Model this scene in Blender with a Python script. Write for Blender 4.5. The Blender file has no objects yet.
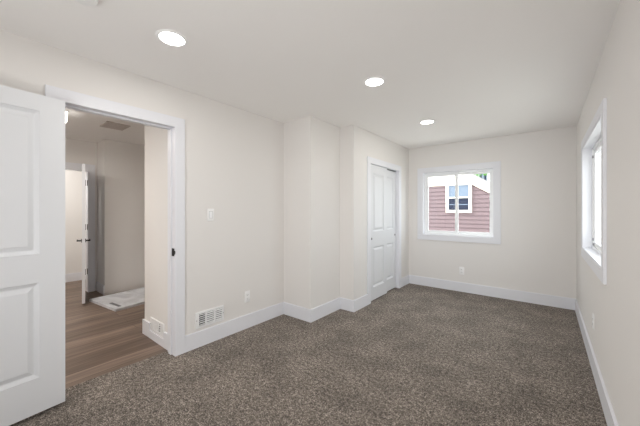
import bpy, bmesh, math, random
from mathutils import Vector, Matrix
random.seed(7)
SC = bpy.context.scene
COL = SC.collection
PI = math.pi

# ------------------------------------------------------------------ camera
cam_d = bpy.data.cameras.new('camera')
cam_d.sensor_fit = 'HORIZONTAL'; cam_d.sensor_width = 36.0
cam_d.lens = 284.4 * 36.0 / 640.0
cam_d.shift_y = -2.5 / 640.0
cam_d.clip_start = 0.02
cam = bpy.data.objects.new('camera', cam_d); COL.objects.link(cam)
cam.location = (0, 0, 1.32)
cam.rotation_euler = (math.radians(90), 0, math.radians(38.6))
SC.camera = cam

# ------------------------------------------------------------------ world, lights, exposure
W = bpy.data.worlds.new('sky'); SC.world = W; W.use_nodes = True
wb = W.node_tree.nodes['Background']
wb.inputs['Color'].default_value = (0.93, 0.965, 1.0, 1); wb.inputs['Strength'].default_value = 4.6

SUN_POWER = 5.0
FILL_UP = 21.5
FILL_FRONT = 12.0
LAMP_POWER = 4.0
HALL_POWER = 33.0

def light(name, kind, loc, rot, energy, color=(1, 1, 1), size=None, size_y=None, shape=None, radius=None):
    d = bpy.data.lights.new(name, kind); d.energy = energy; d.color = color
    if kind == 'AREA':
        d.shape = shape or ('RECTANGLE' if size_y else 'DISK'); d.size = size
        if size_y: d.size_y = size_y
    if radius is not None: d.shadow_soft_size = radius
    o = bpy.data.objects.new(name, d); COL.objects.link(o); o.location = loc; o.rotation_euler = rot
    return o

sun = light('sun', 'SUN', (0, -5, 12), (0, 0, 0), SUN_POWER, (1, 0.96, 0.9)); sun.data.angle = math.radians(1.0)
sun.rotation_euler = Vector((-0.80, -0.35, 0.90)).to_track_quat('Z', 'Y').to_euler()
# unseen fill lights added behind the camera to brighten ceiling, walls and baseboards
bf = light('ceiling_fill', 'AREA', (-0.75, -1.2, 0.75), (0, 0, 0), FILL_UP, (1.0, 0.995, 0.99), 0.9, 0.9)
bf.rotation_euler = Vector((0.05, -1.9, -2.0)).to_track_quat('Z', 'Y').to_euler()
fu = light('front_fill', 'AREA', (-0.55, -1.35, 0.95), (math.radians(88), 0, math.radians(6)), FILL_FRONT, (0.97, 0.985, 1.0), 1.5, 1.5)
fu.data.spread = math.radians(105)
# daylight portals at the two windows (they guide sky light, they emit nothing)
for nm, loc, rot, sx, sy in (('portal_back', (-1.175, 5.21, 1.44), (math.radians(-90), 0, 0), 1.1, 1.1),
                             ('portal_right', (0.455, 3.38, 1.45), (0, math.radians(90), 0), 1.06, 1.37)):
    p = light(nm, 'AREA', loc, rot, 1, (1, 1, 1), sx, sy); p.data.cycles.is_portal = True

SC.view_settings.view_transform = 'Standard'; SC.view_settings.look = 'None'
SC.view_settings.gamma = 1.0; SC.view_settings.use_curve_mapping = False
SC.view_settings.exposure = 0.06
SC.cycles.max_bounces = 14; SC.cycles.diffuse_bounces = 8; SC.cycles.transparent_max_bounces = 12
SC.cycles.caustics_reflective = False; SC.cycles.caustics_refractive = False
SC.cycles.sample_clamp_indirect = 6.0

# ------------------------------------------------------------------ materials
def base(name, color=(0.8, 0.8, 0.8), rough=0.6, metal=0.0, spec=0.5):
    m = bpy.data.materials.new(name); m.use_nodes = True
    b = m.node_tree.nodes['Principled BSDF']
    b.inputs['Base Color'].default_value = (*color, 1); b.inputs['Roughness'].default_value = rough
    b.inputs['Metallic'].default_value = metal; b.inputs['Specular IOR Level'].default_value = spec
    return m

def add_bump(m, scale, strength, dist=0.002, detail=3.0, tex='NOISE'):
    nt = m.node_tree; b = nt.nodes['Principled BSDF']
    tc = nt.nodes.new('ShaderNodeTexCoord'); n = nt.nodes.new('ShaderNodeTexNoise')
    n.inputs['Scale'].default_value = scale; n.inputs['Detail'].default_value = detail
    bp = nt.nodes.new('ShaderNodeBump'); bp.inputs['Strength'].default_value = strength; bp.inputs['Distance'].default_value = dist
    nt.links.new(tc.outputs['Object'], n.inputs['Vector']); nt.links.new(n.outputs['Fac'], bp.inputs['Height'])
    nt.links.new(bp.outputs['Normal'], b.inputs['Normal'])
    return n

def paint(name, c, rough=0.75, bscale=90, bstr=0.15, var=0.012):
    m = base(name, c, rough, spec=0.3); nt = m.node_tree
    add_bump(m, bscale, bstr)
    tc = nt.nodes.new('ShaderNodeTexCoord'); n = nt.nodes.new('ShaderNodeTexNoise'); n.inputs['Scale'].default_value = 1.3
    mx = nt.nodes.new('ShaderNodeMix'); mx.data_type = 'RGBA'
    mx.inputs['A'].default_value = (*[v * (1 - var) for v in c], 1); mx.inputs['B'].default_value = (*[min(1, v * (1 + var)) for v in c], 1)
    nt.links.new(tc.outputs['Object'], n.inputs['Vector']); nt.links.new(n.outputs['Fac'], mx.inputs['Factor'])
    nt.links.new(mx.outputs['Result'], nt.nodes['Principled BSDF'].inputs['Base Color'])
    return m

def emit(name, color, strength):
    m = bpy.data.materials.new(name); m.use_nodes = True; nt = m.node_tree
    nt.nodes.remove(nt.nodes['Principled BSDF']); e = nt.nodes.new('ShaderNodeEmission')
    e.inputs['Color'].default_value = (*color, 1); e.inputs['Strength'].default_value = strength
    nt.links.new(e.outputs[0], nt.nodes['Material Output'].inputs['Surface']); return m

M = {}
M['wall'] = paint('warm_white_wall_paint', (0.795, 0.776, 0.756), bscale=140, bstr=0.12)
M['ceiling'] = paint('textured_ceiling_paint', (0.905, 0.892, 0.876), 0.9, bscale=38, bstr=0.4)
M['trim'] = paint('white_semigloss_trim', (0.80, 0.81, 0.85), 0.4, bscale=20, bstr=0.03, var=0.004)
M['door'] = paint('white_door_paint', (0.75, 0.765, 0.79), 0.42, bscale=200, bstr=0.04, var=0.004)
M['vinyl'] = base('white_window_vinyl', (0.91, 0.92, 0.93), 0.35)
M['plastic'] = base('white_plastic', (0.90, 0.90, 0.90), 0.35)
M['black'] = base('matte_black_metal', (0.008, 0.008, 0.008), 0.5, 0.0, 0.25)
M['dark'] = base('recess_shade', (0.03, 0.03, 0.032), 0.8)  # near-black colour standing in for shade inside ducts and outlet slots
M['grey_metal'] = base('grey_latch_metal', (0.25, 0.25, 0.26), 0.4, 0.6)
M['register'] = base('white_register_enamel', (0.86, 0.865, 0.87), 0.4)
M['tan_grille'] = base('tan_grille_enamel', (0.55, 0.50, 0.47), 0.6)
M['lamp'] = emit('downlight_diffuser_glow', (1.0, 0.97, 0.92), 14.0)
M['hall_lamp'] = emit('frosted_glass_glow', (1.0, 0.95, 0.88), 5.0)

def carpet_mat():
    m = base('taupe_frieze_carpet', (0.15, 0.12, 0.1), 0.95, spec=0.1); nt = m.node_tree; b = nt.nodes['Principled BSDF']
    L = nt.links.new; N = nt.nodes.new
    tc = N('ShaderNodeTexCoord')
    n1 = N('ShaderNodeTexNoise'); n1.inputs['Scale'].default_value = 115; n1.inputs['Detail'].default_value = 5; n1.inputs['Roughness'].default_value = 0.8
    r = N('ShaderNodeValToRGB'); cr = r.color_ramp
    cr.elements[0].position = 0.40; cr.elements[0].color = (0.022, 0.018, 0.014, 1)
    cr.elements[1].position = 0.60; cr.elements[1].color = (0.56, 0.49, 0.43, 1)
    e = cr.elements.new(0.50); e.color = (0.138, 0.115, 0.096, 1)
    n2 = N('ShaderNodeTexNoise'); n2.inputs['Scale'].default_value = 3.4; n2.inputs['Detail'].default_value = 4; n2.inputs['Roughness'].default_value = 0.6
    mr = N('ShaderNodeMapRange'); mr.inputs['From Min'].default_value = 0.35; mr.inputs['From Max'].default_value = 0.65
    mr.inputs['To Min'].default_value = 0.78; mr.inputs['To Max'].default_value = 1.22
    hs = N('ShaderNodeMix'); hs.data_type = 'RGBA'; hs.blend_type = 'MULTIPLY'; hs.inputs['Factor'].default_value = 1
    L(tc.outputs['Object'], n1.inputs['Vector']); L(tc.outputs['Object'], n2.inputs['Vector'])
    n3 = N('ShaderNodeTexNoise'); n3.inputs['Scale'].default_value = 40; n3.inputs['Detail'].default_value = 2
    L(tc.outputs['Object'], n3.inputs['Vector'])
    mm = N('ShaderNodeMix'); mm.data_type = 'FLOAT'; mm.inputs['Factor'].default_value = 0.2
    L(n1.outputs['Fac'], mm.inputs['A']); L(n3.outputs['Fac'], mm.inputs['B'])
    L(mm.outputs['Result'], r.inputs['Fac']); L(n2.outputs['Fac'], mr.inputs['Value'])
    L(r.outputs['Color'], hs.inputs['A']); L(mr.outputs['Result'], hs.inputs['B']); L(hs.outputs['Result'], b.inputs['Base Color'])
    bp = N('ShaderNodeBump'); bp.inputs['Strength'].default_value = 0.8; bp.inputs['Distance'].default_value = 0.008
    L(n1.outputs['Fac'], bp.inputs['Height']); L(bp.outputs['Normal'], b.inputs['Normal'])
    b.inputs['Sheen Weight'].default_value = 0.15; b.inputs['Sheen Roughness'].default_value = 0.6
    b.inputs['Sheen Tint'].default_value = (0.8, 0.75, 0.7, 1)
    return m
M['carpet'] = carpet_mat()

def plank_mat():
    m = base('brown_vinyl_plank', (0.2, 0.13, 0.09), 0.45, spec=0.35); nt = m.node_tree; b = nt.nodes['Principled BSDF']
    L = nt.links.new; N = nt.nodes.new
    tc = N('ShaderNodeTexCoord'); mp = N('ShaderNodeMapping'); mp.inputs['Rotation'].default_value = (0, 0, PI / 2)
    br = N('ShaderNodeTexBrick'); br.offset = 0.37; br.inputs['Scale'].default_value = 1.0
    br.inputs['Brick Width'].default_value = 1.22; br.inputs['Row Height'].default_value = 0.15; br.inputs['Mortar Size'].default_value = 0.0015
    br.inputs['Color1'].default_value = (0.135, 0.094, 0.070, 1); br.inputs['Color2'].default_value = (0.215, 0.156, 0.120, 1)
    br.inputs['Mortar'].default_value = (0.06, 0.04, 0.03, 1); br.inputs['Bias'].default_value = 0.0
    mp2 = N('ShaderNodeMapping'); mp2.inputs['Scale'].default_value = (26, 1.6, 1)
    g = N('ShaderNodeTexNoise'); g.inputs['Scale'].default_value = 1.0; g.inputs['Detail'].default_value = 6; g.inputs['Distortion'].default_value = 0.6
    mr = N('ShaderNodeMapRange'); mr.inputs['From Min'].default_value = 0.3; mr.inputs['From Max'].default_value = 0.7
    mr.inputs['To Min'].default_value = 0.6; mr.inputs['To Max'].default_value = 1.4
    mx = N('ShaderNodeMix'); mx.data_type = 'RGBA'; mx.blend_type = 'MULTIPLY'; mx.inputs['Factor'].default_value = 1
    L(tc.outputs['Object'], mp.inputs['Vector']); L(mp.outputs['Vector'], br.inputs['Vector'])
    L(tc.outputs['Object'], mp2.inputs['Vector']); L(mp2.outputs['Vector'], g.inputs['Vector']); L(g.outputs['Fac'], mr.inputs['Value'])
    L(br.outputs['Color'], mx.inputs['A']); L(mr.outputs['Result'], mx.inputs['B']); L(mx.outputs['Result'], b.inputs['Base Color'])
    return m
M['plank'] = plank_mat()

def glass_mat():
    m = bpy.data.materials.new('clear_window_glass'); m.use_nodes = True; nt = m.node_tree; nt.nodes.remove(nt.nodes['Principled BSDF'])
    t = nt.nodes.new('ShaderNodeBsdfTransparent'); t.inputs['Color'].default_value = (0.96, 0.975, 0.97, 1)
    g = nt.nodes.new('ShaderNodeBsdfGlossy'); g.inputs['Roughness'].default_value = 0.02
    lw = nt.nodes.new('ShaderNodeLayerWeight'); lw.inputs['Blend'].default_value = 0.5
    pw = nt.nodes.new('ShaderNodeMath'); pw.operation = 'POWER'; pw.inputs[1].default_value = 5.0
    f = nt.nodes.new('ShaderNodeMath'); f.operation = 'MULTIPLY_ADD'; f.inputs[1].default_value = 0.7; f.inputs[2].default_value = 0.03
    nt.links.new(lw.outputs['Facing'], pw.inputs[0]); nt.links.new(pw.outputs[0], f.inputs[0])
    mx = nt.nodes.new('ShaderNodeMixShader')
    nt.links.new(f.outputs[0], mx.inputs[0]); nt.links.new(t.outputs[0], mx.inputs[1]); nt.links.new(g.outputs[0], mx.inputs[2])
    nt.links.new(mx.outputs[0], nt.nodes['Material Output'].inputs['Surface']); return m
M['glass'] = glass_mat()

def marble_mat():
    m = base('pale_grey_stone_resin', (0.6, 0.6, 0.6), 0.35); nt = m.node_tree; b = nt.nodes['Principled BSDF']
    tc = nt.nodes.new('ShaderNodeTexCoord'); n = nt.nodes.new('ShaderNodeTexNoise')
    n.inputs['Scale'].default_value = 3.0; n.inputs['Detail'].default_value = 8; n.inputs['Distortion'].default_value = 2.0
    r = nt.nodes.new('ShaderNodeValToRGB')
    r.color_ramp.elements[0].position = 0.35; r.color_ramp.elements[0].color = (0.54, 0.55, 0.58, 1)
    r.color_ramp.elements[1].position = 0.62; r.color_ramp.elements[1].color = (0.72, 0.735, 0.77, 1)
    nt.links.new(tc.outputs['Object'], n.inputs['Vector']); nt.links.new(n.outputs['Fac'], r.inputs['Fac'])
    nt.links.new(r.outputs['Color'], b.inputs['Base Color']); return m
M['pan'] = marble_mat()
M['label'] = base('grey_sticker', (0.16, 0.16, 0.17), 0.6)
M['siding'] = paint('pink_lap_siding', (0.155, 0.112, 0.120), 0.8, bscale=30, bstr=0.1, var=0.05)
M['cream'] = paint('cream_house_trim', (0.86, 0.80, 0.70), 0.7, bscale=30, bstr=0.05)
M['roof'] = paint('grey_roof_shingle', (0.28, 0.27, 0.27), 0.9, bscale=30, bstr=0.5, var=0.15)
M['curtain'] = base('pale_blue_blind', (0.13, 0.17, 0.23), 0.6)
M['navy_glass'] = base('dark_reflecting_glass', (0.012, 0.018, 0.04), 0.25, spec=0.25)
M['white_stucco'] = paint('white_stucco', (0.88, 0.88, 0.87), 0.9)
M['ground'] = paint('dry_pale_ground', (0.58, 0.56, 0.52), 0.95, bscale=20, bstr=0.6, var=0.2)
M['leaf'] = paint('green_leaf', (0.10, 0.28, 0.05), 0.7, bscale=10, bstr=0.1, var=0.3)
M['bark'] = paint('brown_bark', (0.16, 0.11, 0.08), 0.9, bscale=20, bstr=0.6, var=0.2)

# ------------------------------------------------------------------ mesh helpers
def bm_box(bm, x0, x1, y0, y1, z0, z1, bevel=0.0):
    t = bmesh.new() if bevel else bm
    r = bmesh.ops.create_cube(t, size=1.0)
    for v in r['verts']:
        v.co = Vector(((x0 + x1) / 2 + v.co.x * (x1 - x0), (y0 + y1) / 2 + v.co.y * (y1 - y0), (z0 + z1) / 2 + v.co.z * (z1 - z0)))
    if bevel:
        bmesh.ops.bevel(t, geom=list(t.edges), offset=bevel, segments=2, profile=0.5, affect='EDGES')
        merge(bm, t)
    return bm

def merge(bm, t, mat=None):
    if mat is not None: bmesh.ops.transform(t, matrix=mat, verts=t.verts)
    me = bpy.data.meshes.new('tmp'); t.to_mesh(me); bm.from_mesh(me); bpy.data.meshes.remove(me); t.free()

def bm_cyl(bm, c, r, h, axis='Z', seg=32, r2=None):
    t = bmesh.new(); bmesh.ops.create_cone(t, cap_ends=True, segments=seg, radius1=r, radius2=r if r2 is None else r2, depth=h)
    R = {'Z': Matrix(), 'X': Matrix.Rotation(PI / 2, 4, 'Y'), 'Y': Matrix.Rotation(PI / 2, 4, 'X')}[axis]
    merge(bm, t, Matrix.Translation(c) @ R); return bm

def bm_lathe(bm, prof, c, seg=40):
    rings = []
    for r, z in prof:
        rings.append([bm.verts.new((c[0] + r * math.cos(2 * PI * i / seg), c[1] + r * math.sin(2 * PI * i / seg), c[2] + z)) for i in range(seg)]
                     if r > 1e-6 else [bm.verts.new((c[0], c[1], c[2] + z))])
    for a, b in zip(rings, rings[1:]):
        for i in range(seg):
            j = (i + 1) % seg
            if len(a) == 1: bm.faces.new((a[0], b[i], b[j]))
            elif len(b) == 1: bm.faces.new((a[i], a[j], b[0]))
            else: bm.faces.new((a[i], a[j], b[j], b[i]))
    bmesh.ops.recalc_face_normals(bm, faces=bm.faces); return bm

def bm_prism(bm, pts, y0, y1):
    """polygon in X-Z extruded along Y"""
    a = [bm.verts.new((x, y0, z)) for x, z in pts]; b = [bm.verts.new((x, y1, z)) for x, z in pts]
    bm.faces.new(a); bm.faces.new(list(reversed(b)))
    n = len(pts)
    for i in range(n): bm.faces.new((a[i], b[i], b[(i + 1) % n], a[(i + 1) % n]))
    bmesh.ops.recalc_face_normals(bm, faces=bm.faces); return bm

def obj(name, bm, mat, parent=None, smooth=False, origin=None, matrix=None):
    """link bm as one mesh; world-space verts are re-centred on their own base unless parent is given with local coords"""
    if matrix is not None: bmesh.ops.transform(bm, matrix=matrix, verts=bm.verts)
    if origin is None:
        xs = [v.co.x for v in bm.verts]; ys = [v.co.y for v in bm.verts]; zs = [v.co.z for v in bm.verts]
        origin = Vector(((min(xs) + max(xs)) / 2, (min(ys) + max(ys)) / 2, min(zs)))
    origin = Vector(origin)
    bmesh.ops.translate(bm, vec=-origin, verts=bm.verts)
    me = bpy.data.meshes.new(name); bm.to_mesh(me); bm.free()
    me.materials.append(mat)
    if smooth:
        for p in me.polygons: p.use_smooth = True
        try: me.set_sharp_from_angle(angle=math.radians(35))
        except Exception: pass
    o = bpy.data.objects.new(name, me); COL.objects.link(o)
    o.location = origin
    if parent is not None:
        o.parent = parent
        o.matrix_parent_inverse = Matrix.Translation(-Vector(parent.location)) if not parent.get('_local') else Matrix()
    return o

def tag(o, label=None, cat=None, group=None, kind=None):
    if label: o['label'] = label
    if cat: o['category'] = cat
    if group: o['group'] = group
    if kind: o['kind'] = kind
    return o

def thing(name, loc, label, cat, group=None, kind=None, rotz=0):
    o = bpy.data.objects.new(name, None); COL.objects.link(o); o.location = loc; o.rotation_euler = (0, 0, rotz)
    o.empty_display_size = 0.1
    return tag(o, label, cat, group, kind)

def lobj(name, bm, mat, parent, smooth=False):
    """part whose vertices are in the parent's local frame"""
    me = bpy.data.meshes.new(name); bm.to_mesh(me); bm.free(); me.materials.append(mat)
    if smooth:
        for p in me.polygons: p.use_smooth = True
        try: me.set_sharp_from_angle(angle=math.radians(35))
        except Exception: pass
    o = bpy.data.objects.new(name, me); COL.objects.link(o); o.parent = parent
    return o

def struct(name, bm, mat, label=None, cat=None, origin=None):
    return tag(obj(name, bm, mat, origin=origin), label, cat, None, 'structure')

def B(*boxes, bevel=0.0):
    bm = bmesh.new()
    for b in boxes: bm_box(bm, *b, bevel=bevel)
    return bm

# ------------------------------------------------------------------ room shell
XL, XR, YB, YF, CE = -2.64, 0.305, 5.06, -1.60, 2.44
XC, XK, Y1, Y2 = -1.97, -2.185, 2.56, 3.17
# floors
struct('floor', B((-2.79, XR, YF, YB, -0.06, 0.0)), M['carpet'], 'speckled taupe carpet covering the whole bedroom floor', 'floor', origin=(0, 0, 0))
struct('floor_hall', B((-6.92, -2.79, YF, 3.2, -0.06, 0.0)), M['plank'], 'brown wood plank floor of the hall seen through the doorway', 'floor', origin=(0, 0, 0))
struct('ceiling', B((-2.76, XR, YF, YB, CE, CE + 0.14)), M['ceiling'], 'off-white textured bedroom ceiling with round downlights', 'ceiling')
struct('ceiling_hall', B((-6.92, -2.76, YF, 3.2, CE, CE + 0.14)), M['ceiling'], 'dim hall ceiling seen through the open doorway', 'ceiling')
# left wall with the doorway
struct('wall_left', B((-2.76, XL, YF, 0.41, 0, CE), (-2.76, XL, 1.21, YB, 0, CE), (-2.76, XL, 0.41, 1.21, 2.095, CE)),
       M['wall'], 'long off-white wall on the left with the open doorway', 'wall')
struct('wall_chase', B((XL, XK, Y1, Y2 + 0.1, 0, CE)), M['wall'], 'boxed out off-white wall corner between the left wall and the closet', 'wall')
struct('wall_closet', B((-2.07, XC, Y2, 3.60, 0, CE), (-2.07, XC, 4.61, YB, 0, CE), (-2.07, XC, 3.60, 4.61, 2.00, CE), (XK, -2.07, Y2, Y2 + 0.1, 0, CE)),
       M['wall'], 'off-white closet wall holding the white sliding doors', 'wall')
struct('wall_back', B((-2.76, -1.72, YB, 5.20, 0, CE), (-0.63, 0.445, YB, 5.20, 0, CE), (-1.72, -0.63, YB, 5.20, 0, 0.895), (-1.72, -0.63, YB, 5.20, 1.985, CE)),
       M['wall'], 'off-white far wall with the slider window', 'wall')
struct('wall_right', B((XR, 0.445, YF, 2.70, 0, CE), (XR, 0.445, 4.06, YB, 0, CE), (XR, 0.445, 2.70, 4.06, 0, 0.92), (XR, 0.445, 2.70, 4.06, 1.975, CE)),
       M['wall'], 'off-white wall along the right edge with a side window', 'wall')
struct('wall_rear', B((-6.92, 0.445, YF - 0.12, YF, 0, CE)), M['wall'])
# hall walls
struct('wall_hall_side', B((-3.385, -2.76, 1.215, 1.335, 0, CE)), M['wall'], 'short cream hall wall just inside the doorway with a floor register', 'wall')
struct('wall_hall_inner', B((-3.385, -3.265, 1.335, 3.2, 0, CE)), M['wall'])
struct('wall_hall_far', B((-5.92, -5.80, YF, 0.47, 0, CE), (-5.92, -5.80, 1.26, 1.375, 0, CE), (-5.92, -5.80, 0.47, 1.26, 1.97, CE)),
       M['wall'], 'far hall wall with a second open doorway', 'wall')
struct('wall_bath', B((-5.92, -5.41, 1.375, 3.2, 0, CE)), M['wall'], 'dim beige wall behind the shower pan', 'wall')
struct('wall_hall_end', B((-6.92, -2.76, 3.2, 3.32, 0, CE)), M['wall'])
struct('wall_room_beyond', B((-7.04, -6.92, YF, 3.2, 0, CE)), M['wall'], 'bright beige wall beyond the second doorway', 'wall')
struct('wall_room_side', B((-6.92, -5.92, 1.62, 1.74, 0, CE)), M['wall'])

# baseboards: flat board with an eased top edge
BH, BT = 0.152, 0.016
def board(name, x0, x1, y0, y1, label):
    bm = bmesh.new(); bm_box(bm, x0, x1, y0, y1, 0, BH)
    top = [e for e in bm.edges if all(abs(v.co.z - BH) < 1e-6 for v in e.verts)]
    bmesh.ops.bevel(bm, geom=top, offset=0.004, segments=2, affect='EDGES')
    return struct(name, bm, M['trim'], label, 'baseboard')
board('baseboard_left', XL, XL + BT, 1.28, Y1 - BT, 'white baseboard along the left wall under the register')
board('baseboard_behind_door', XL, XL + BT, YF, 0.34, None)
board('baseboard_chase_side', XL, XK + BT, Y1 - BT, Y1, 'short white baseboard on the near face of the boxed out corner')
board('baseboard_chase_front', XK, XK + BT, Y1, Y2 - BT, 'short white baseboard on the front face of the boxed out corner')
board('baseboard_closet_return', XK, XC + BT, Y2 - BT, Y2, 'narrow white baseboard on the closet return')
board('baseboard_closet', XC, XC + BT, Y2, 3.52, 'white baseboard between closet corner and closet casing')
board('baseboard_closet_end', XC, XC + BT, 4.69, YB - BT, 'short white baseboard between closet casing and far corner')
board('baseboard_back', XC, XR, YB - BT, YB, 'white baseboard along the far window wall')
board('baseboard_right', XR - BT, XR, YF, YB - BT, 'white baseboard running down the right wall')
bmh = B((-3.385 - BT, -3.225, 1.215 - BT, 1.215, 0, BH), (-2.885, -2.78, 1.215 - BT, 1.215, 0, BH), (-3.225, -2.885, 1.215 - BT, 1.215, 0, 0.08))
struct('baseboard_hall', bmh, M['trim'], 'white baseboard notched around the hall register', 'baseboard')
board('baseboard_hall_corner', -3.385 - BT, -3.385, 1.215, 3.2, None)
board('baseboard_bath', -5.80, -5.41, 1.375 - BT, 1.375, 'shaded grey baseboard beside the second doorway')
board('baseboard_beyond', -6.92, -6.92 + BT, YF, 1.62, 'white baseboard in the room beyond the second doorway')
board('baseboard_hall_far', -5.80, -5.80 + BT, YF, 0.38, None)

# ------------------------------------------------------------------ main doorway trim and jambs
CT, CW = 0.018, 0.09
struct('trim_1', B((XL, XL + CT, 0.34, 0.43, 0, 2.075), (XL, XL + CT, 1.19, 1.28, 0, 2.075), (XL, XL + CT, 0.34, 1.28, 2.075, 2.165), bevel=0.002),
       M['trim'], 'wide flat white casing around the open hall doorway', 'door casing')
jt = thing('trim_2', (-2.70, 0.81, 0), 'white door jamb lining the hall doorway with a black strike plate', 'door jamb', kind='structure')
obj('jamb', B((-2.775, XL, 0.41, 0.43, 0, 2.075), (-2.775, XL, 1.19, 1.21, 0, 2.075), (-2.775, XL, 0.41, 1.21, 2.075, 2.095)), M['trim'], jt)
obj('door_stop', B((-2.735, -2.685, 0.43, 0.442, 0, 2.063), (-2.735, -2.685, 1.178, 1.19, 0, 2.063), (-2.735, -2.685, 0.43, 1.19, 2.063, 2.075), bevel=0.002), M['trim'], jt)
sp = bmesh.new(); bm_box(sp, -2.68, -2.638, 1.187, 1.190, 0.905, 0.975); bm_cyl(sp, (-2.634, 1.188, 0.94), 0.018, 0.004, 'Y', 20); bm_box(sp, -2.64, -2.620, 1.184, 1.1885, 0.922, 0.958, bevel=0.001)
tag(obj('strike_plate', sp, M['black'], jt), 'black metal strike plate')

# ------------------------------------------------------------------ panelled doors
def leaf(root, w, h, t, stile, panels, z0, mat, names=('slab', 'panel')):
    """door leaf in local frame: x 0..w, faces at y=0 and y=-t, z from z0. panels: list of (za, zb)"""
    bm = bmesh.new(); xa, xb = stile, w - stile
    zs = [z0] + [v for p in panels for v in p] + [z0 + h]
    bm_box(bm, 0, xa, -t, 0, z0, z0 + h); bm_box(bm, xb, w, -t, 0, z0, z0 + h)
    for i in range(0, len(zs), 2): bm_box(bm, xa, xb, -t, 0, zs[i], zs[i + 1])
    lobj(names[0], bm, mat, root)
    for za, zb in panels:
        p = bmesh.new()
        for side in (0, 1):
            rings = []
            for ins, dep in ((0, 0), (0.002, 0.004), (0.020, 0.0150), (0.026, 0.0155), (0.052, 0.0045), (0.055, 0.004)):
                y = -dep if side == 0 else -t + dep
                rings.append([p.verts.new(c) for c in ((xa + ins, y, za + ins), (xb - ins, y, za + ins), (xb - ins, y, zb - ins), (xa + ins, y, zb - ins))])
            for a, b in zip(rings, rings[1:]):
                for i in range(4): p.faces.new((a[i], a[(i + 1) % 4], b[(i + 1) % 4], b[i]))
            p.faces.new(rings[-1])
        bmesh.ops.recalc_face_normals(p, faces=p.faces)
        lobj(names[1], p, mat, root)

def lever(root, x, z, t, direction, both=True):
    for s in ((0, 1), (-t, -1)) if both else ((0, 1),):
        bm = bmesh.new(); y, q = s
        bm_cyl(bm, (x, y + q * 0.004, z), 0.027, 0.008, 'Y', 28)
        bm_cyl(bm, (x, y + q * 0.028, z), 0.010, 0.05, 'Y', 16)
        bm_box(bm, min(x, x + direction * 0.115) - 0.008, max(x, x + direction * 0.115) + 0.008, min(y + q * 0.044, y + q * 0.058), max(y + q * 0.044, y + q * 0.058), z - 0.009, z + 0.009, bevel=0.003)
        lobj('lever_handle', bm, M['black'], root, True)

def hinges(root, zs, t, mat=None, y=0.0, x=-0.006):
    for z in zs:
        bm = bmesh.new(); bm_cyl(bm, (x, y, z), 0.007, 0.095, 'Z', 14); bm_box(bm, -0.003, 0.0005, y - 0.030, y, z - 0.045, z + 0.045)
        lobj('hinge', bm, mat or M['black'], root, True)

# door_1: bedroom door, swung back against the left wall
d1 = thing('door_1', (-2.555, 0.43, 0), 'white two-panel bedroom door swung fully open at the left edge', 'door', kind='structure')
# local +x runs along the leaf away from the hinge, local +y is the face towards the room
dx = Vector((0.1065, -0.994, 0)).normalized(); d1.rotation_euler = (0, 0, math.atan2(dx.y, dx.x))
leaf(d1, 0.76, 2.037, 0.035, 0.128, ((0.252, 0.858), (1.043, 1.958)), 0.026, M['door'])
lever(d1, 0.70, 0.94, 0.035, -1)
hinges(d1, (0.25, 1.05, 1.82), 0.035, y=-0.042, x=0.006)

# closet casing, jambs, track and two sliding doors
struct('trim_3', B((XC, XC + 0.016, 3.52, 3.61, 0, 1.99), (XC, XC + 0.016, 4.60, 4.69, 0, 1.99), (XC, XC + 0.016, 3.52, 4.69, 1.99, 2.078), bevel=0.002),
       M['trim'], 'flat white casing around the closet doors', 'door casing')
ct = thing('trim_4', (-2.03, 4.1, 0), 'white jamb and overhead track of the closet opening', 'door jamb', kind='structure')
obj('jamb', B((-2.085, XC, 3.60, 3.61, 0, 1.99), (-2.085, XC, 4.60, 4.61, 0, 1.99), (-2.085, XC, 3.60, 4.61, 1.99, 2.0)), M['trim'], ct)
tag(obj('track', B((-2.075, -2.008, 3.61, 4.60, 1.984, 1.99)), M['grey_metal'], ct), 'grey metal sliding door track')
def closet_leaf(name, xface, y0, w, label, pull_x, h=1.955):
    d = thing(name, (xface, y0, 0), label, 'closet door', kind='structure'); d.rotation_euler = (0, 0, PI / 2)
    # local x -> world +Y, local y -> world -X ; face towards room is local y=-t
    t = 0.030
    leaf(d, w, h, t, 0.105, ((0.205, 0.790), (1.010, 1.862)), 0.018, M['door'])
    bm = bmesh.new()
    bm_cyl(bm, (pull_x, -t - 0.001, 0.912), 0.0165, 0.004, 'Y', 24); lobj('finger_pull', bm, M['grey_metal'], d, True)
    return d
closet_leaf('door_2', -1.975 - 0.030, 3.612, 0.56, 'left white closet door, the sliding leaf in front', 0.055, 1.968)
closet_leaf('door_3', -2.012 - 0.030, 4.06, 0.538, 'right white closet door, the sliding leaf behind', 0.538 - 0.05)

# door_4: hall door seen nearly edge-on
dh = thing('door_4', (-5.775, 1.212, 0), 'white hall door with black levers standing open edge-on', 'door', kind='structure')
fe = Vector((-5.07, 1.0645, 0)); dd = (fe - Vector((-5.775, 1.212, 0))); dd.normalize(); dh.rotation_euler = (0, 0, math.atan2(dd.y, dd.x))
leaf(dh, 0.735, 1.945, 0.035, 0.12, ((0.25, 0.83), (1.0, 1.85)), 0.02, M['door'])
lever(dh, 0.675, 0.895, 0.035, -1)
hinges(dh, (0.334, 1.054, 1.764), 0.035)
struct('trim_5', B((-5.80, -5.784, 0.38, 0.47, 0, 1.96), (-5.80, -5.784, 1.25, 1.345, 0, 1.96), (-5.80, -5.784, 0.38, 1.345, 1.96, 2.065), bevel=0.002),
       M['trim'], 'white casing of the second doorway at the end of the hall', 'door casing')
hj = thing('trim_6', (-5.86, 0.86, 0), 'white jamb of the second doorway with black hinge plates', 'door jamb', kind='structure')
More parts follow.
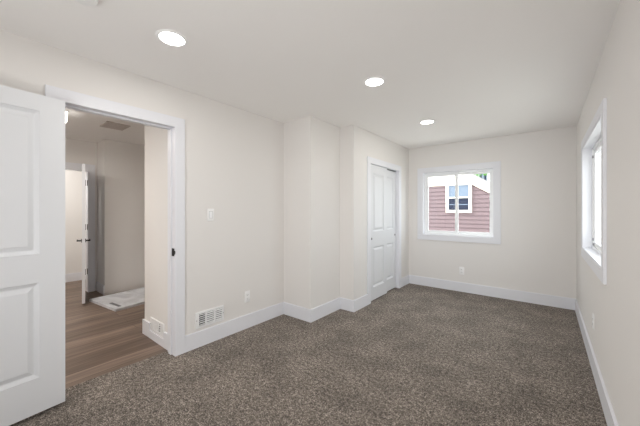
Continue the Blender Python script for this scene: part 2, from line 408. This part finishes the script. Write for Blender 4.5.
obj('jamb', B((-5.935, -5.80, 0.46, 0.47, 0, 1.96), (-5.935, -5.80, 1.25, 1.26, 0, 1.96), (-5.935, -5.80, 0.46, 1.26, 1.96, 1.97)), M['trim'], hj)
for z in (0.334, 1.054, 1.764):
    obj('hinge_plate', B((-5.835, -5.80, 1.246, 1.250, z - 0.045, z + 0.045)), M['black'], hj)

# ------------------------------------------------------------------ windows
def window(name, label, mat4, w, z0, z1, panes_open=True):
    """local frame: x across 0..w, y = depth into wall (0 at room face, + outwards), z up"""
    r = thing(name, (0, 0, 0), label, 'window', kind='structure'); r.matrix_world = mat4
    c = 0.085
    bm = B((-c, 0, -0.018, 0, z0, z1), (w, w + c, -0.018, 0, z0, z1), (-c, w + c, -0.018, 0, z1, z1 + 0.08), (-c, w + c, -0.018, 0, z0 - c, z0), bevel=0.002)
    lobj('casing', bm, M['trim'], r)
    bm = B((-0.002, 0.012, -0.014, 0.075, z0, z1), (w - 0.012, w + 0.002, -0.014, 0.075, z0, z1), (0.012, w - 0.012, -0.014, 0.075, z1 - 0.012, z1 + 0.002), (0.012, w - 0.012, -0.014, 0.075, z0 - 0.002, z0 + 0.012))
    lobj('jamb_liner', bm, M['trim'], r)
    a, b, e, f = 0.012, w - 0.012, z0 + 0.012, z1 - 0.012
    k = 0.028
    bm = B((a, a + k, 0.06, 0.14, e, f), (b - k, b, 0.06, 0.14, e, f), (a + k, b - k, 0.06, 0.14, f - k, f), (a + k, b - k, 0.06, 0.14, e, e + k), bevel=0.003)
    lobj('window_frame', bm, M['vinyl'], r)
    a += k; b -= k; e += k; f -= k
    mid = (a + b) / 2 - 0.012; s = 0.036
    def sash(x0, x1, y0, y1, latch):
        o = lobj('sash', B((x0, x0 + s, y0, y1, e, f), (x1 - s, x1, y0, y1, e, f), (x0 + s, x1 - s, y0, y1, f - s, f), (x0 + s, x1 - s, y0, y1, e, e + s), bevel=0.003), M['vinyl'], r)
        lobj('pane', B((x0 + s, x1 - s, (y0 + y1) / 2 - 0.002, (y0 + y1) / 2 + 0.002, e + s, f - s)), M['glass'], o)
        if latch:
            lobj('latch', B((x1 - s * 0.8, x1 - s * 0.2, y0 - 0.012, y0, (e + f) / 2 - 0.03, (e + f) / 2 + 0.03), bevel=0.003), M['vinyl'], o)
    sash(a, mid + 0.030, 0.072, 0.098, True)
    sash(mid - 0.024, b, 0.102, 0.128, False)
    return r
window('window_1', 'white two-pane sliding window in the far wall, pink house outside',
       Matrix.Translation((-1.72, YB, 0)), 1.09, 0.895, 1.985)
w2 = window('window_2', 'white sliding window in the right wall seen at a steep angle',
       Matrix.Translation((XR, 4.06, 0)) @ Matrix.Rotation(-PI / 2, 4, 'Z'), 1.36, 0.92, 1.975)
for z in (0.985, 1.03, 1.86):
    bm = bmesh.new(); bm_cyl(bm, (0.10 if z != 0.985 else 0.16, 0.056, z), 0.013, 0.012, 'Y', 16); lobj('sash_lock', bm, M['grey_metal'], w2, True)

# ------------------------------------------------------------------ ceiling fittings
def downlight(x, y, label):
    t = thing('recessed_light', (x, y, CE), label, 'ceiling light', 'recessed ceiling lights')
    bm = bmesh.new(); bm_lathe(bm, [(0.074, -0.001), (0.074, -0.006), (0.080, -0.009), (0.090, -0.006), (0.094, 0.0)], (x, y, CE)); obj('trim_ring', bm, M['plastic'], t, True)
    bm = bmesh.new(); bm_lathe(bm, [(0.074, -0.0045), (0.05, -0.0065), (0, -0.007)], (x, y, CE)); obj('diffuser', bm, M['lamp'], t, True)
    light('downlight_beam', 'AREA', (x, y, CE - 0.012), (0, 0, 0), LAMP_POWER, (1, 0.97, 0.93), 0.14)
    return t
downlight(-1.905, 0.845, 'round glowing downlight nearest the doorway, largest of three')
downlight(-1.172, 2.225, 'middle round glowing downlight between the other two')
downlight(-1.183, 3.65, 'round glowing downlight nearest the far window, smallest of three')

sd = thing('smoke_detector', (-1.862, 0.383, CE), 'white smoke detector cut off by the top edge above the doorway', 'smoke detector')
bm = bmesh.new(); bm_lathe(bm, [(0, -0.038), (0.045, -0.038), (0.058, -0.030), (0.062, -0.012), (0.062, 0)], (-1.862, 0.383, CE)); obj('housing', bm, M['plastic'], sd, True)
bm = bmesh.new(); bm_lathe(bm, [(0, -0.041), (0.012, -0.041), (0.014, -0.038)], (-1.862, 0.383, CE)); obj('test_button', bm, M['plastic'], sd, True)

hl = thing('hall_ceiling_light', (-4.25, 0.14, CE), 'end of a lit white ceiling light in the hall beyond the doorway', 'ceiling light')  # visible end is real; unseen length added so the hall door casts its shadow
obj('base_plate', B((-4.33, -4.17, -0.45, 0.73, CE - 0.02, CE), bevel=0.003), M['plastic'], hl)
bm = bmesh.new(); n = 14
pr = [(-4.25 + 0.074 * math.cos(PI * i / n), CE - 0.055 - 0.075 * math.sin(PI * i / n) ** 0.6) for i in range(n + 1)]
bm_prism(bm, [(-4.176, CE - 0.02)] + pr + [(-4.324, CE - 0.02)], -0.44, 0.722); obj('diffuser', bm, M['hall_lamp'], hl)
for yy in (-0.445, 0.725): obj('end_cap', B((-4.27, -4.23, yy - 0.004, yy + 0.004, CE - 0.125, CE - 0.02)), M['plastic'], hl)
light('hall_lamp_glow', 'AREA', (-4.25, 0.0, CE - 0.14), (0, 0, 0), HALL_POWER, (1, 0.945, 0.88), 0.14, 0.9)
light('room_beyond_fill', 'AREA', (-6.4, 0.6, CE - 0.03), (0, 0, 0), 15.0, (1, 0.975, 0.94), 0.3)  # unseen light without a fixture, added to brighten the room beyond

def grille(name, T, w, h, sections, label, cat, mat, louvres, vertical=False, margin=0.018, darkback=None):
    """register plate in local frame: x 0..w, y=-thickness..0 (out of wall), z 0..h. sections: list of (x0,x1)"""
    r = thing(name, (0, 0, 0), label, cat); r.matrix_world = T
    t = 0.010; bm = bmesh.new()
    xs = [0] + [v for s_ in sections for v in s_] + [w]
    for i in range(0, len(xs), 2): bm_box(bm, xs[i], xs[i + 1], -t, 0, margin, h - margin)
    bm_box(bm, 0, w, -t, 0, 0, margin); bm_box(bm, 0, w, -t, 0, h - margin, h)
    lobj('frame', bm, mat, r)
    lobj('duct_shade', B((margin * .6, w - margin * .6, -0.002, -0.0005, margin * .6, h - margin * .6)), M['dark'], r)  # dark sheet painted as the shade of a duct; the wall behind is solid
    for (a, b), (nsl, ang) in zip(sections, louvres):
        bm = bmesh.new()
        for i in range(nsl):
            if vertical:
                u = a + (b - a) * (i + 0.5) / nsl; q = (b - a) / nsl
                T2 = bmesh.new(); bm_box(T2, -q * 0.42, q * 0.42, -0.0008, 0.0008, margin, h - margin)
                merge(bm, T2, Matrix.Translation((u, -0.006, 0)) @ Matrix.Rotation(math.radians(25), 4, 'Z'))
            else:
                v = margin + (h - 2 * margin) * (i + 0.5) / nsl; q = (h - 2 * margin) / nsl
                T2 = bmesh.new(); bm_box(T2, a, b, -q * 0.42, q * 0.42, -0.0008, 0.0008)
                merge(bm, T2, Matrix.Translation((0, -0.0055, v)) @ Matrix.Rotation(math.radians(ang), 4, 'X'))
        lobj('louver_bank', bm, mat, r)
    for sx in (0.008, w - 0.008):
        s_ = bmesh.new(); bm_cyl(s_, (sx, -t, h / 2), 0.004, 0.002, 'Y', 12); lobj('screw', s_, M['grey_metal'], r)
    return r
# wall register: local x -> world +Y, local y -> world -X ; plate sticks out to +X
grille('wall_register', Matrix.Translation((XL, 1.388, 0.182)) @ Matrix.Rotation(PI / 2, 4, 'Z'), 0.302, 0.151,
       ((0.032, 0.097), (0.112, 0.192), (0.207, 0.283)), 'white wall register with three grille sections above the left baseboard', 'air vent', M['register'], ((6, 20), (6, 42), (6, 42)))
hr = grille('hall_register', Matrix.Translation((-3.21, 1.215, 0.088)), 0.31, 0.128,
       ((0.06, 0.185), (0.190, 0.235)), 'small white register cut into the hall baseboard inside the doorway', 'air vent', M['register'], ((7, 85), (4, 6)))
# ceiling return grille of the hall, lying flat under the ceiling
cg = grille('ceiling_grille', Matrix.Translation((-4.62, 1.375, CE)) @ Matrix.Rotation(PI / 2, 4, 'X'), 0.32, 0.255,
       ((0.02, 0.30),), 'brownish square grille in the hall ceiling', 'air vent', M['tan_grille'], ((12, 60),))

# ------------------------------------------------------------------ switch and outlets (local x across, y=-out, z up)
def plate(name, T, label, cat, kind, group=None):
    r = thing(name, (0, 0, 0), label, cat, group); r.matrix_world = T
    lobj('cover_plate', B((-0.036, 0.036, -0.0065, 0, -0.062, 0.062), bevel=0.002), M['plastic'], r, True)
    if kind == 'switch':
        lobj('rocker', B((-0.0165, 0.0165, -0.009, -0.004, -0.033, 0.033), bevel=0.002), M['vinyl'], r, True)
        lobj('rocker_gap', B((-0.0185, 0.0185, -0.0068, -0.005, -0.035, 0.035)), M['grey_metal'], r)
    else:
        for z in (-0.021, 0.021):
            f = bmesh.new(); bm_box(f, -0.017, 0.017, -0.0085, -0.005, z - 0.0145, z + 0.0145, bevel=0.003)
            f = lobj('receptacle', f, M['plastic'], r, True)
            lobj('slots', B((-0.008, -0.0055, -0.0088, -0.007, z - 0.005, z + 0.007), (0.0055, 0.008, -0.0088, -0.007, z - 0.005, z + 0.007), (-0.002, 0.002, -0.0088, -0.007, z - 0.011, z - 0.007)), M['dark'], f)
    return r
RZ = Matrix.Rotation(PI / 2, 4, 'Z')
plate('light_switch', Matrix.Translation((XL, 1.546, 1.277)) @ RZ, 'white rocker light switch on the left wall beside the doorway', 'light switch', 'switch')
plate('wall_outlet', Matrix.Translation((XL, 1.990, 0.352)) @ RZ, 'white wall outlet on the left wall right of the register', 'outlet', 'outlet', 'wall outlets')
plate('wall_outlet', Matrix.Translation((-1.085, YB, 0.338)), 'white wall outlet on the far wall below the window', 'outlet', 'outlet', 'wall outlets')
plate('wall_outlet', Matrix.Translation((XR, 3.27, 0.395)) @ Matrix.Rotation(-PI / 2, 4, 'Z'), 'white wall outlet on the right wall below the side window', 'outlet', 'outlet', 'wall outlets')

# ------------------------------------------------------------------ shower pan on the hall floor
sp_ = thing('shower_pan', (-4.40, 1.235, 0), 'pale grey shower pan lying on the wood floor against the far hall wall', 'shower pan')
sp_.rotation_euler = (0, 0, math.radians(7))
PW, PL, PT = 0.80, 1.25, 0.036      # local x from 0 to -PW, local y 0..PL
bm = bmesh.new()
def ring(bm, i, z): return [bm.verts.new(c) for c in ((-PW + i, i, z), (-i, i, z), (-i, PL - i, z), (-PW + i, PL - i, z))]
rs = [ring(bm, 0.0, 0), ring(bm, 0.0, PT - 0.005), ring(bm, 0.005, PT), ring(bm, 0.035, PT), ring(bm, 0.048, PT - 0.010)]
bm.faces.new(list(reversed(rs[0])))
for a, b in zip(rs, rs[1:]):
    for i in range(4): bm.faces.new((a[i], a[(i + 1) % 4], b[(i + 1) % 4], b[i]))
c1 = bm.verts.new((-PW / 2, 0.40, PT - 0.028)); c2 = bm.verts.new((-PW / 2, PL - 0.40, PT - 0.028)); q = rs[-1]
for f in ((q[0], q[1], c1), (q[1], q[2], c2, c1), (q[2], q[3], c2), (q[3], q[0], c1, c2)): bm.faces.new(f)
bmesh.ops.recalc_face_normals(bm, faces=bm.faces)
lobj('tray', bm, M['pan'], sp_)
lobj('sticker', B((-0.37, -0.10, 0.075, 0.115, PT - 0.014, PT - 0.0095)), M['label'], sp_)
bm = bmesh.new(); bm_cyl(bm, (-PW / 2, PL / 2, PT - 0.026), 0.055, 0.004, 'Z', 28); lobj('drain', bm, M['grey_metal'], sp_, True)

# ------------------------------------------------------------------ outside
struct('ground', B((-30, 30, 5.20, 40, -0.55, -0.45), (0.445, 30, -12, 5.20, -0.55, -0.45)), M['ground'], 'pale ground outside the windows', 'ground')
NY = 9.5
def roof_z(x): return 2.364 - 0.62 * (x + 1.703)
nh = thing('neighbouring_house', (-3.4, NY, -0.45), 'pink lap-sided house with cream trim seen through the far window', 'house')
PK = -4.6; xr = -0.45; xl = 2 * PK - xr
bm = bmesh.new()                                    # lap siding: overlapping tilted boards below the frieze
zb = -0.45; lap = 0.125; n = int((2.06 - zb) / lap)
for i in range(n + 1):
    z0_ = zb + i * lap; z1_ = min(z0_ + lap, 2.10)
    if z1_ <= z0_: continue
    def xe(z): return min(xr, -1.703 + (2.364 - 0.30 - z) / 0.62)
    def xw(z): return 2 * PK - xe(z)
    v = [bm.verts.new(c) for c in ((xw(z0_), NY - 0.022, z0_), (xe(z0_), NY - 0.022, z0_), (xe(z1_), NY - 0.002, z1_), (xw(z1_), NY - 0.002, z1_))]
    bm.faces.new(v)
    u = [bm.verts.new(c) for c in ((xw(z0_), NY, z0_), (xe(z0_), NY, z0_))]
    bm.faces.new((u[0], u[1], v[1], v[0]))
bm_box(bm, xl, xr, NY, NY + 7, zb, 1.55)
obj('lap_siding', bm, M['siding'], nh)
bm = bmesh.new(); bm_prism(bm, [(xl, 1.55), (xr, 1.55), (xr, roof_z(xr) - 0.02), (PK, roof_z(PK) - 0.02), (xl, roof_z(xr) - 0.02)], NY + 0.001, NY + 7)
obj('gable_wall', bm, M['cream'], nh)
bm = bmesh.new()
zf = 2.115
xz = lambda z: -1.703 + (2.364 - 0.03 - z) / 0.62
bm_prism(bm, [(2 * PK - xz(zf), zf), (xz(zf), zf), (xz(2.30), 2.30), (2 * PK - xz(2.30), 2.30)], NY - 0.035, NY)
obj('frieze_board', bm, M['cream'], nh)
for s_ in (1, -1):
    fx = (lambda x: x) if s_ == 1 else (lambda x: 2 * PK - x)
    bm = bmesh.new(); bm_prism(bm, [(fx(PK), roof_z(PK)), (fx(xr + 0.35), roof_z(xr + 0.35)), (fx(xr + 0.35), roof_z(xr + 0.35) - 0.29), (fx(PK), roof_z(PK) - 0.29)], NY - 0.06, NY - 0.03)
    obj('rake_board', bm, M['cream'], nh)
    bm = bmesh.new(); bm_prism(bm, [(fx(PK), roof_z(PK) + 0.035), (fx(xr + 0.4), roof_z(xr + 0.4) + 0.035), (fx(xr + 0.4), roof_z(xr + 0.4)), (fx(PK), roof_z(PK))], NY - 0.10, NY + 7.1)
    obj('roof_slope', bm, M['roof'], nh)
# its window, double hung
wx0, wx1, wz0, wz1 = -2.484, -1.757, 1.254, 2.15
cw = 0.08
wf = obj('window_surround', B((wx0, wx0 + cw, NY - 0.06, NY, wz0, wz1), (wx1 - cw, wx1, NY - 0.06, NY, wz0, wz1), (wx0 + cw, wx1 - cw, NY - 0.06, NY, wz1 - 0.055, wz1), (wx0 + cw, wx1 - cw, NY - 0.06, NY, wz0, wz0 + cw),
                              (wx0 + cw, wx1 - cw, NY - 0.05, NY, 1.70, 1.735)), M['cream'], nh)
obj('blind', B((wx0 + cw, wx1 - cw, NY - 0.034, NY - 0.026, 1.735, wz1 - 0.055)), M['curtain'], wf)
obj('pane', B((wx0 + cw, wx1 - cw, NY - 0.034, NY - 0.026, wz0 + cw, 1.70)), M['navy_glass'], wf)
obj('muntin', B((wx0 + cw, wx1 - cw, NY - 0.040, NY - 0.034, 1.49, 1.515), (-2.13, -2.11, NY - 0.040, NY - 0.034, 1.735, wz1 - 0.055)), M['curtain'], wf)

# white house further back with a dark upper window
fh = thing('distant_house', (-2.5, 24, -0.45), 'white house behind with one narrow dark upper window, far right of the pane', 'house')
obj('wall', B((-5.6, 3.5, 24, 30, -0.45, 5.6)), M['white_stucco'], fh)
bm = bmesh.new(); bm_prism(bm, [(-5.9, 5.6), (3.8, 5.6), (-1.0, 8.0)], 23.7, 30.2); obj('roof', bm, M['roof'], fh)
f_ = obj('window_frame', B((-3.95, -3.45, 23.94, 24.0, 3.35, 4.75)), M['curtain'], fh)
obj('pane', B((-3.88, -3.78, 23.92, 23.94, 3.42, 4.7), (-3.62, -3.50, 23.92, 23.94, 3.42, 4.7)), M['navy_glass'], f_)

tr = thing('leafy_tree', (-3.6, 19.5, -0.45), 'green tree whose lowest leaves hang over the distant white house', 'tree')
bm = bmesh.new(); bm_cyl(bm, (-3.6, 19.5, 1.6), 0.16, 4.1, 'Z', 14, 0.10); obj('trunk', bm, M['bark'], tr, True)
bm = bmesh.new()
for i in range(3600):
    u = random.uniform(0, 2 * PI); v = random.uniform(-1, 1); rr = random.uniform(0.55, 1.0) ** 0.5
    c = Vector((-3.4 + 2.3 * rr * math.cos(u) * math.sqrt(1 - v * v), 19.5 + 2.0 * rr * math.sin(u) * math.sqrt(1 - v * v), 5.22 + 1.75 * rr * v + 0.22 * math.sin(3 * u)))
    a = Vector((random.gauss(0, 1), random.gauss(0, 1), random.gauss(0, 1))).normalized() * 0.10
    b = Vector((random.gauss(0, 1), random.gauss(0, 1), random.gauss(0, 1))).normalized() * 0.06
    bm.faces.new([bm.verts.new(p) for p in (c - a, c - b, c + a, c + b)])
tag(obj('foliage', bm, M['leaf'], tr), None, None, None, None)
